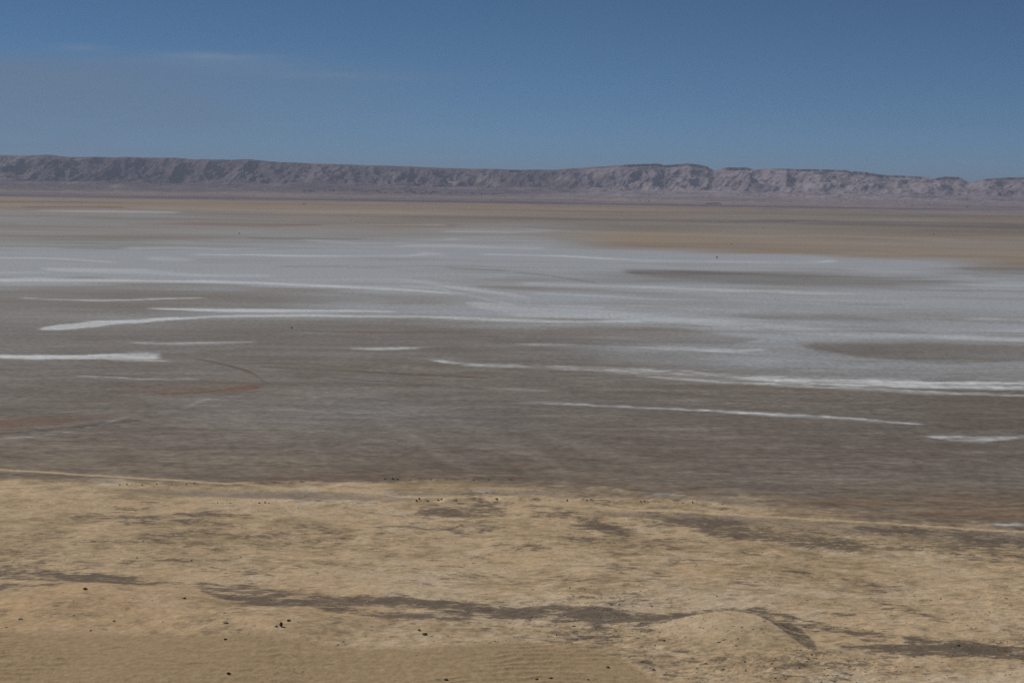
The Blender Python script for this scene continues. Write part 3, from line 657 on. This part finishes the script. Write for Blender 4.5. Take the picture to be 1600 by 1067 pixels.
# ------------------------------------------------------------------ cutting the sheet into its zones
idx = np.arange(NR * NC).reshape(NR, NC)
quads = np.stack([idx[:-1, :-1], idx[:-1, 1:], idx[1:, 1:], idx[1:, :-1]], -1)
VERTS = np.stack([X2, Y2, Z.astype(np.float64)], -1).reshape(-1, 3)
du = np.zeros((NR, NC, 3)); dv = np.zeros((NR, NC, 3)); P3 = VERTS.reshape(NR, NC, 3)
du[:, 1:-1] = P3[:, 2:] - P3[:, :-2]; du[:, 0] = P3[:, 1] - P3[:, 0]; du[:, -1] = P3[:, -1] - P3[:, -2]
dv[1:-1] = P3[2:] - P3[:-2]; dv[0] = P3[1] - P3[0]; dv[-1] = P3[-1] - P3[-2]
NRM = np.cross(du, dv); NRM /= np.linalg.norm(NRM, axis=-1, keepdims=True); NRM = NRM.reshape(-1, 3)
COLF = COL.reshape(-1, 3); WETF = WET.reshape(-1); SOILF = SOIL.reshape(-1)


def cell(a):
    return 0.25 * (a[:-1, :-1] + a[:-1, 1:] + a[1:, 1:] + a[1:, :-1])


zone = np.full((NR - 1, NC - 1), -1, int)
names = []


def add_zone(mask, name, mat, label, parent=None, kind='structure', cat=None, normals=False):
    names.append((name, mat, label, parent, kind, cat, normals))
    zone[mask] = len(names) - 1
    return len(names) - 1


gm = np.zeros((NR - 1, NC - 1), bool); gm[:NG - 1] = True
pad = lambda a: np.concatenate([cell(a), np.zeros((NR - NG, NC - 1), a.dtype)], 0)
sandc = pad(sandm.astype(np.float32)); saltc = pad((salt_e + 0.0).astype(np.float32)); vc = pad(V); uc = pad(U)
tanedge = np.interp(uc, [0, 250, 500, 700, 800, 860, 950, 1100, 1250, 1400, 1500, 1600], [328, 340, 372, 372, 378, 386, 393, 399, 403, 408, 413, 417])
add_zone(gm, 'mud_flat', M_flat, 'grey brown damp mud flat between the sandy shore and the salt')
add_zone(gm & (saltc > 0.30) & (vc < 640), 'salt_flat', M_flat, 'grey white salt flat across the middle distance')
add_zone(gm & (vc < tanedge), 'desert_plain', M_flat, 'tan dry plain in front of the hills')
add_zone(gm & (sandc > 0.5), 'sandy_ground', M_sand, 'pale yellow sandy shore with dark soil streaks', normals=True)
moundc = pad((mound).astype(np.float32))
add_zone(gm & (moundc > 0.10), 'sand_mound', M_sand, 'low sand mound with a dark lee side', normals=True)
add_zone(gm & (pad(trk) > 0.45), 'dirt_track', M_sand, 'thin pale dirt track running along the shore', normals=True)
for m, lab in streak_masks:
    if lab: add_zone(gm & (pad(m) > 0.5), 'salt_streak', M_flat, lab)
hm = ~gm
ucell = cell(W / 2 + T2 * F)
ycell = cell(Y2)
capc = np.zeros((NR - 1, NC - 1), bool); capc[NG - 1:] = capm[:-1, :-1]
HILLS = [(-9999, 880, 'long smooth purple grey escarpment cut by gullies', None), (880, 1110, 'highest mesa with a notched dark rim', None),
         (1110, 1507, 'long flat topped mesa with a thin dark rim', None), (1507, 99999, 'low mesa beyond the notch in the skyline', None)]
hill_ids = []
foot_c = ycell < 3420
add_zone(hm & foot_c, 'foothill_plain', M_rock, 'hazy mauve plain at the foot of the hills')
for a, b, lab, _ in HILLS:
    hid = add_zone(hm & ~foot_c & (ucell >= a) & (ucell < b), 'hill', M_rock, lab, normals=True)
    if a > 0:
        add_zone(hm & ~foot_c & (ucell >= a) & (ucell < b) & capc, 'cap_rock', M_rock, 'dark rocky rim of the mesa', parent=hid, normals=True)

objs = {}
for k, (name, mat, label, parent, kind, cat, normals) in enumerate(names):
    f = quads[zone == k]
    if not len(f): continue
    used, inv = np.unique(f.ravel(), return_inverse=True)
    me = bpy.data.meshes.new(name)
    nf = len(f)
    me.vertices.add(len(used)); me.loops.add(nf * 4); me.polygons.add(nf)
    me.vertices.foreach_set('co', VERTS[used].astype(np.float32).ravel())
    me.loops.foreach_set('vertex_index', inv.astype(np.int32).ravel())
    me.polygons.foreach_set('loop_start', np.arange(0, nf * 4, 4, dtype=np.int32))
    me.polygons.foreach_set('use_smooth', np.ones(nf, bool))
    ca_ = me.attributes.new('albedo', 'FLOAT_COLOR', 'POINT')
    ca_.data.foreach_set('color', np.concatenate([COLF[used], np.ones((len(used), 1), np.float32)], 1).astype(np.float32).ravel())
    wa_ = me.attributes.new('gloss', 'FLOAT', 'POINT'); wa_.data.foreach_set('value', WETF[used].astype(np.float32))
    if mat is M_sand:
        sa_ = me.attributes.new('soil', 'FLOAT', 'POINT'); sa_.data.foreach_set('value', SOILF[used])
    me.update(calc_edges=True)
    if normals: me.normals_split_custom_set_from_vertices(NRM[used].tolist())
    me.materials.append(mat)
    o = bpy.data.objects.new(name, me); scene.collection.objects.link(o)
    if parent is not None and parent in objs: o.parent = objs[parent]; o['label'] = label
    else:
        o['kind'] = kind; o['label'] = label
    objs[k] = o

# ------------------------------------------------------------------ stones, clods, salt lumps


def rock_mesh(name, seed, n=16, squash=(1, 1, 1), mat=None):
    r = random.Random(seed); bm = bmesh.new()
    for i in range(n):
        v = Vector((r.gauss(0, 1), r.gauss(0, 1), r.gauss(0, 1))).normalized() * r.uniform(.78, 1.05)
        bm.verts.new(v)
    res = bmesh.ops.convex_hull(bm, input=bm.verts[:])
    junk = [e for e in res['geom_interior'] if isinstance(e, bmesh.types.BMVert)]
    if junk: bmesh.ops.delete(bm, geom=junk, context='VERTS')
    bmesh.ops.bevel(bm, geom=bm.edges[:], offset=0.06, segments=1, affect='EDGES')
    bmesh.ops.triangulate(bm, faces=bm.faces[:])
    for v in bm.verts:
        v.co *= 1 + r.uniform(-.05, .05)
        v.co = Vector((v.co.x * squash[0], v.co.y * squash[1], v.co.z * squash[2]))
    zmin = min(v.co.z for v in bm.verts)
    for v in bm.verts: v.co.z -= zmin
    me = bpy.data.meshes.new(name); bm.to_mesh(me); bm.free()
    if mat: me.materials.append(mat)
    return me


def put(name, me, u, v, wpx, label, cat, group=None, rz=0.0, sink=0.12, zs=1.0):
    p = from_pixel(u, v)
    for _ in range(4): p = from_pixel(u, v, ground_z(p.x, p.y))
    s = wpx / F * p.y * 0.5
    o = bpy.data.objects.new(name, me); scene.collection.objects.link(o)
    o.location = (p.x, p.y, ground_z(p.x, p.y) - s * sink); o.scale = (s, s, s * zs); o.rotation_euler = (0, 0, rz)
    o['label'] = label; o['category'] = cat
    if group: o['group'] = group
    return o


R = [rock_mesh('stone_shape', 100 + i, 15 + i % 4, ((1, .85, .62), (1, .8, .8), (1, 1, .5), (.8, .8, 1.15))[i % 4]) for i in range(8)]


def rmesh(i, mat):
    key = f'stone_{i}_{mat.name}'
    if key in bpy.data.meshes: return bpy.data.meshes[key]
    me = R[i].copy(); me.name = key; me.materials.clear(); me.materials.append(mat); return me


STONES = [
    (357, 1053, 9.5, 1, M_dark_stone, 'round blackish stone lying alone on the rippled sand', .9), (439, 979, 9, 3, M_dark_stone, 'upright dark rock on the low rise at lower left', 1.25),
    (451, 970, 10, 0, M_brown_stone, 'brown rock right beside the upright dark rock', .8), (431, 979, 9, 2, M_pale_stone, 'pale orange piece added as the lit left side of the upright dark rock', .8),  # the pale piece puts the upright rock's sunlit left side into colour
    (664, 991, 12, 2, M_dark_stone, 'flat blackish rock below the dark soil streak', .8), (655, 985, 8, 1, M_brown_stone, 'brown clump of earth behind the flat blackish rock', .9),
    (133, 921, 12, 0, M_brown_stone, 'angular tan rock at the edge of the dark soil by the left side', .8), (299, 876, 5, 1, M_dark_stone, 'tiny dark stone alone on pale sand upper left of the soil streak', .8),
    (1037, 1001, 5, 0, M_dark_stone, 'small dark stone on the near flank of the sand mound', .8), (1150, 1010, 5, 2, M_dark_stone, 'small dark stone below the crest of the sand mound', .8),
    (1268, 1023, 5, 1, M_dark_stone, 'small dark stone at the right foot of the sand mound', .8), (1498, 1009, 6, 1, M_dark_stone, 'dark stone standing on the wide soil streak at far right', 1.0),
    (697, 1062, 11, 2, M_dark_stone, 'flat dark sliver of rock at the bottom edge of the rippled sand', .6), (352, 999, 8, 0, M_brown_stone, 'small brown stone at the upper edge of the rippled sand', .8),
    (178, 970, 8, 2, M_dark_stone, 'flat dark stone among broken crust at lower left', .7), (168, 969, 6, 0, M_brown_stone, 'brown pebble touching the flat dark stone', .7),
    (136, 973, 6, 1, M_dark_stone, 'dark pebble left of the flat dark stone in the broken crust', .8), (142, 985, 6, 2, M_dark_stone, 'dark pebble just above the rippled sand at lower left', .8),
    (352, 973, 12, 0, M_pale_stone, 'pale wedge shaped rock left of the upright dark rock', .7), (651, 1023, 4, 1, M_salt_lump, 'single white pebble on the rippled sand', .8),
    (1500 - 640, 1059, 10, 2, M_brown_stone, 'brown stone at the bottom edge right of the crust patch', .7), (838, 1061, 9, 0, M_brown_stone, 'low brown stone at the bottom edge beside the crust patch', .6),
    (919, 1061, 7, 2, M_dark_stone, 'small flat dark stone near the bottom edge right of centre', .6), (950, 1043, 9, 0, M_brown_stone, 'grey brown stone at the right end of the rippled sand', .9),
    (288, 935, 8, 0, M_brown_stone, 'brown stone at the left tip of the large dark soil patch', .8), (1021, 1046, 9, 2, M_brown_stone, 'low brown stone in front of the sand mound', .7),
    (45, 937, 8, 0, M_pale_stone, 'pale stone on the sand near the left border', .7), (32, 967, 11, 2, M_brown_stone, 'flat brown crust slab near the left border', .5),
    (913, 921, 4, 1, M_dark_stone, 'tiny dark stone on open sand above the middle soil streak', .8), (843, 921, 5, 1, M_dark_stone, 'tiny dark stone on open sand left of the middle', .8),
]
STONES = [st for i, st in enumerate(STONES[:-1]) if i not in (15, 16, 26)]
for i, (u, v, w, k, mat, lab, zs) in enumerate(STONES):
    put('stone', rmesh(k, mat), u, v, w * .85, lab, 'stone', rz=i * 1.7, zs=zs)
for (u, v, w, lab) in ((374, 365.5, 3.2, 'tiny dark boulder on the far salt flat at left'), (475, 320, 3.2, 'tiny dark boulder on the tan plain below the escarpment'), (1120, 403, 4.2, 'dark boulder on the salt just below the tan plain edge'),
                       (456, 513, 4, 'small dark boulder on mud under the long salt tongue'), (1143, 382.5, 2.6, 'tiny dark boulder on the tan plain right of centre'), (1459, 366.5, 2.8, 'tiny dark boulder on the tan plain far right')):
    put('boulder', rmesh(0, M_dark_stone), u, v, w, lab, 'boulder', zs=1.0)
rows = [('small earth clod on the upper bank beside the mud', 'earth clods along the upper bank', [(601, 750, 5), (613, 750, 6), (621, 750, 6), (627, 750, 6), (640, 750, 4), (673, 750, 4), (683, 750, 4), (720, 750, 5), (740, 750, 6), (764, 750, 4), (852, 753, 5),
         (175, 757, 4), (187, 758, 5), (198, 758, 5), (206, 757, 4), (214, 758, 6), (222, 758, 6), (245, 757, 5), (268, 757, 5), (275, 756, 4), (291, 757, 5), (304, 756, 4), (470, 753, 5), (435, 757, 6)]),
        ('small earth clod on the lower bank below the track', 'earth clods along the lower bank', [(405, 786, 6), (414, 786, 6), (420, 786, 5), (545, 784, 6), (650, 783, 8), (655, 783, 6), (668, 783, 8), (674, 782, 5), (685, 782, 8), (690, 781, 6), (712, 783, 6), (740, 783, 5), (776, 781, 9), (886, 783, 6), (917, 783, 5), (960, 783, 5),
         (1001, 784, 6), (1007, 784, 6), (1012, 784, 6), (1033, 785, 4), (1066, 786, 5), (1082, 786, 5), (1110, 787, 4), (1117, 787, 4), (1128, 787, 4), (340, 786, 4), (360, 786, 5), (380, 785, 4)])]
for lab, grp, pts in rows:
    for i, (u, v, w) in enumerate(pts):
        if i % 4 == 3: continue
        put('earth_clod', rmesh((i * 3) % 8, M_clod if i % 4 else M_brown_stone), u, v, w * .7, lab, 'clod', grp, rz=i * 1.3, zs=0.85)
rr_ = random.Random(5)
LUMP_AREAS = [((800, 1200), (505, 540), 34), ((1200, 1600), (455, 530), 26), ((1200, 1600), (565, 597), 24), ((430, 800), (472, 490), 14), ((800, 1200), (470, 500), 14)]
for (ua, ub), (va, vb), n in LUMP_AREAS:
    for i in range(n):
        u = rr_.uniform(ua, ub); v = rr_.uniform(va, vb)
        put('salt_lump', rmesh(rr_.randrange(8), M_salt_lump), u, v, rr_.uniform(1.2, 2.6), 'tiny white salt lump glinting on the salt flat', 'salt lump', 'white salt lumps scattered over the flat', rz=i, zs=.9)

# ------------------------------------------------------------------ crust chips and gravel too small to pick apart
def gravel():
    base = []
    for i in range(5):
        r = random.Random(300 + i); bm = bmesh.new()
        for k in range(9):
            v = Vector((r.gauss(0, 1), r.gauss(0, 1), r.gauss(0, 1))).normalized() * r.uniform(.7, 1.05)
            bm.verts.new((v.x, v.y * .8, v.z * .55 + .2))
        res = bmesh.ops.convex_hull(bm, input=bm.verts[:])
        junk = [e for e in res['geom_interior'] if isinstance(e, bmesh.types.BMVert)]
        if junk: bmesh.ops.delete(bm, geom=junk, context='VERTS')
        bmesh.ops.triangulate(bm, faces=bm.faces[:]); bm.verts.index_update()
        base.append((np.array([v.co[:] for v in bm.verts]), np.array([[v.index for v in f.verts] for f in bm.faces]))); bm.free()
    g_ = np.random.default_rng(21); N = 26000
    uu = g_.uniform(-60, 1660, N); vv = 755 + (1085 - 755) * g_.random(N) ** 0.9
    vs, fs, tone, off, kept = [], [], [], 0, 0
    for u, v in zip(uu, vv):
        p = from_pixel(u, v); i = min(np.searchsorted(Yr, p.y), NG - 1); j = min(np.searchsorted(T, p.x / p.y), NC - 1)
        if sandm[i, j] < .6 or ripm[i, j] > .25 + g_.random() * .6 or trk[i, j] > .2: continue
        pot = 0.06 + 0.34 * max(float(nR2[i, j]) + .1, 0)
        if g_.random() > pot: continue
        sz = 0.03 + 0.06 * g_.random() ** 2
        b, f = base[g_.integers(5)]; a = g_.uniform(0, 6.283); c, s_ = math.cos(a), math.sin(a)
        q = b * sz * np.array([1.4, 1.0, g_.uniform(.12, .26)])
        q = np.stack([q[:, 0] * c - q[:, 1] * s_ + p.x, q[:, 0] * s_ + q[:, 1] * c + p.y, q[:, 2] + ground_z(p.x, p.y)], 1)
        vs.append(q); fs.append(f + off); off += len(b); kept += 1
        tone.append(np.full(len(b), g_.random()))
    me = bpy.data.meshes.new('gravel'); V_ = np.concatenate(vs); F_ = np.concatenate(fs)
    me.vertices.add(len(V_)); me.loops.add(len(F_) * 3); me.polygons.add(len(F_))
    me.vertices.foreach_set('co', V_.astype(np.float32).ravel()); me.loops.foreach_set('vertex_index', F_.astype(np.int32).ravel())
    me.polygons.foreach_set('loop_start', np.arange(0, len(F_) * 3, 3, dtype=np.int32))
    at = me.attributes.new('tone', 'FLOAT', 'POINT'); at.data.foreach_set('value', np.concatenate(tone).astype(np.float32))
    me.update(calc_edges=True)
    m, n, l, p = new_mat('crust_chips')
    a = n.new('ShaderNodeAttribute'); a.attribute_name = 'tone'
    cr = n.new('ShaderNodeValToRGB'); cr.color_ramp.elements[0].color = (.30, .23, .155, 1); cr.color_ramp.elements[1].color = (.56, .46, .33, 1)
    e = cr.color_ramp.elements.new(.4); e.color = (.40, .31, .21, 1)
    l.new(a.outputs['Fac'], cr.inputs[0]); l.new(cr.outputs[0], p.inputs['Base Color']); p.inputs['Roughness'].default_value = .9; p.inputs['Specular IOR Level'].default_value = .15
    me.materials.append(m)
    o = bpy.data.objects.new('gravel', me); scene.collection.objects.link(o); o['kind'] = 'stuff'; o['label'] = 'small crust chips and gravel strewn over the sandy shore'
    print('GRAVEL', kept, len(F_))


gravel()

# ------------------------------------------------------------------ scrub on the foot plain


def shrub_parts(seed):
    r = random.Random(seed); bm = bmesh.new()
    for i in range(170):
        a = r.uniform(0, 6.283); h = r.random(); rad = math.sqrt(r.random()) * (1.0 - 0.5 * h * h) * (1 + 0.25 * math.sin(3 * a + seed))
        c = Vector((rad * math.cos(a), rad * math.sin(a), 0.18 + 0.75 * h * (1 - 0.25 * rad)))
        t = Vector((r.gauss(0, 1), r.gauss(0, 1), r.gauss(0, 1))).normalized(); b = t.orthogonal().normalized(); s = r.uniform(.06, .13)
        bm.faces.new([bm.verts.new(c + t * s), bm.verts.new(c + b * s), bm.verts.new(c - t * s), bm.verts.new(c - b * s)])
    crown = bpy.data.meshes.new('crown'); bm.to_mesh(crown); bm.free(); crown.materials.append(M_leaf)
    bm = bmesh.new()
    for i in range(4):
        a = i * 1.57 + 0.4; tip = Vector((.45 * math.cos(a), .45 * math.sin(a), .6))
        base = [bm.verts.new((.05 * math.cos(k * 2.1) + .03 * math.cos(a), .05 * math.sin(k * 2.1) + .03 * math.sin(a), -0.05)) for k in range(3)]
        top = [bm.verts.new(tip + Vector((.015 * math.cos(k * 2.1), .015 * math.sin(k * 2.1), 0))) for k in range(3)]
        for k in range(3): bm.faces.new([base[k], base[(k + 1) % 3], top[(k + 1) % 3], top[k]])
    stem = bpy.data.meshes.new('stem'); bm.to_mesh(stem); bm.free(); stem.materials.append(M_bark)
    return crown, stem


SHR = [shrub_parts(s) for s in (1, 2, 3)]


def shrub(u, dist, wpx, hpx, label, group, k):
    x = (u - W / 2) / F * dist; z = ground_z(x, dist)
    e = bpy.data.objects.new('shrub', None); scene.collection.objects.link(e); e.empty_display_size = .3
    s = wpx / F * dist * 0.5; e.location = (x, dist, z - 0.05); e.scale = (s, s, hpx / F * dist / 0.93); e.rotation_euler = (0, 0, u)
    e['label'] = label; e['category'] = 'shrub'; e['group'] = group
    for nm, me in (('crown', SHR[k][0]), ('stem', SHR[k][1])):
        c = bpy.data.objects.new(nm, me); scene.collection.objects.link(c); c.parent = e


rs_ = random.Random(11)
for u in (474, 480, 486, 505, 512, 520, 542, 552, 561, 570, 579, 588, 592, 600, 618, 624, 631, 640, 645, 658, 664, 669, 673, 700, 712, 722, 735, 748, 765, 772):
    shrub(u + rs_.uniform(-2, 2), 3180 + rs_.uniform(-60, 60), rs_.uniform(5, 10), rs_.uniform(1.6, 2.6), 'dark low shrub in the belt along the foot of the escarpment', 'shrub belt at the foot of the escarpment', rs_.randrange(3))
for u in (1100, 1104, 1108, 1112, 1116, 1120):
    shrub(u, 2700 + rs_.uniform(-20, 20), rs_.uniform(5, 8), rs_.uniform(1.6, 2.6), 'dark shrub in the lone clump on the pale foothill plain', 'lone shrub clump on the foothill plain', rs_.randrange(3))
for u in (1420, 1447, 1506, 996, 1010):
    shrub(u, 2800 + rs_.uniform(-60, 60), rs_.uniform(2.5, 4), rs_.uniform(1.4, 2), 'small solitary shrub on the foothill plain', 'solitary shrubs on the foothill plain', rs_.randrange(3))

# ------------------------------------------------------------------ haze in the air
me = bpy.data.meshes.new('haze'); bm = bmesh.new()
xa = float(np.abs(VERTS[:, 0]).max()) + 60; za = float(Z.min()) - 1.0; zb = float(max(Z.max(), CAM_H)) + 6.0
bmesh.ops.create_cube(bm, size=1.0)
for v in bm.verts:
    v.co = Vector((v.co.x * 2 * xa, -60 if v.co.y < 0 else 9060, za if v.co.z < 0 else zb))
bm.to_mesh(me); bm.free()
haze = bpy.data.objects.new('haze', me); scene.collection.objects.link(haze); haze['kind'] = 'stuff'; haze['label'] = 'thin bluish haze in the desert air'
hm_ = bpy.data.materials.new('haze'); hm_.use_nodes = True
hn_ = hm_.node_tree.nodes; hn_.clear()
ho = hn_.new('ShaderNodeOutputMaterial'); hv = hn_.new('ShaderNodeVolumePrincipled')
hv.inputs['Color'].default_value = (0.70, 0.77, 0.97, 1); hv.inputs['Density'].default_value = 0.00016; hv.inputs['Anisotropy'].default_value = 0.0
hm_.node_tree.links.new(hv.outputs[0], ho.inputs['Volume'])
me.materials.append(hm_)
for m_ in R:
    if m_.users == 0: bpy.data.meshes.remove(m_)
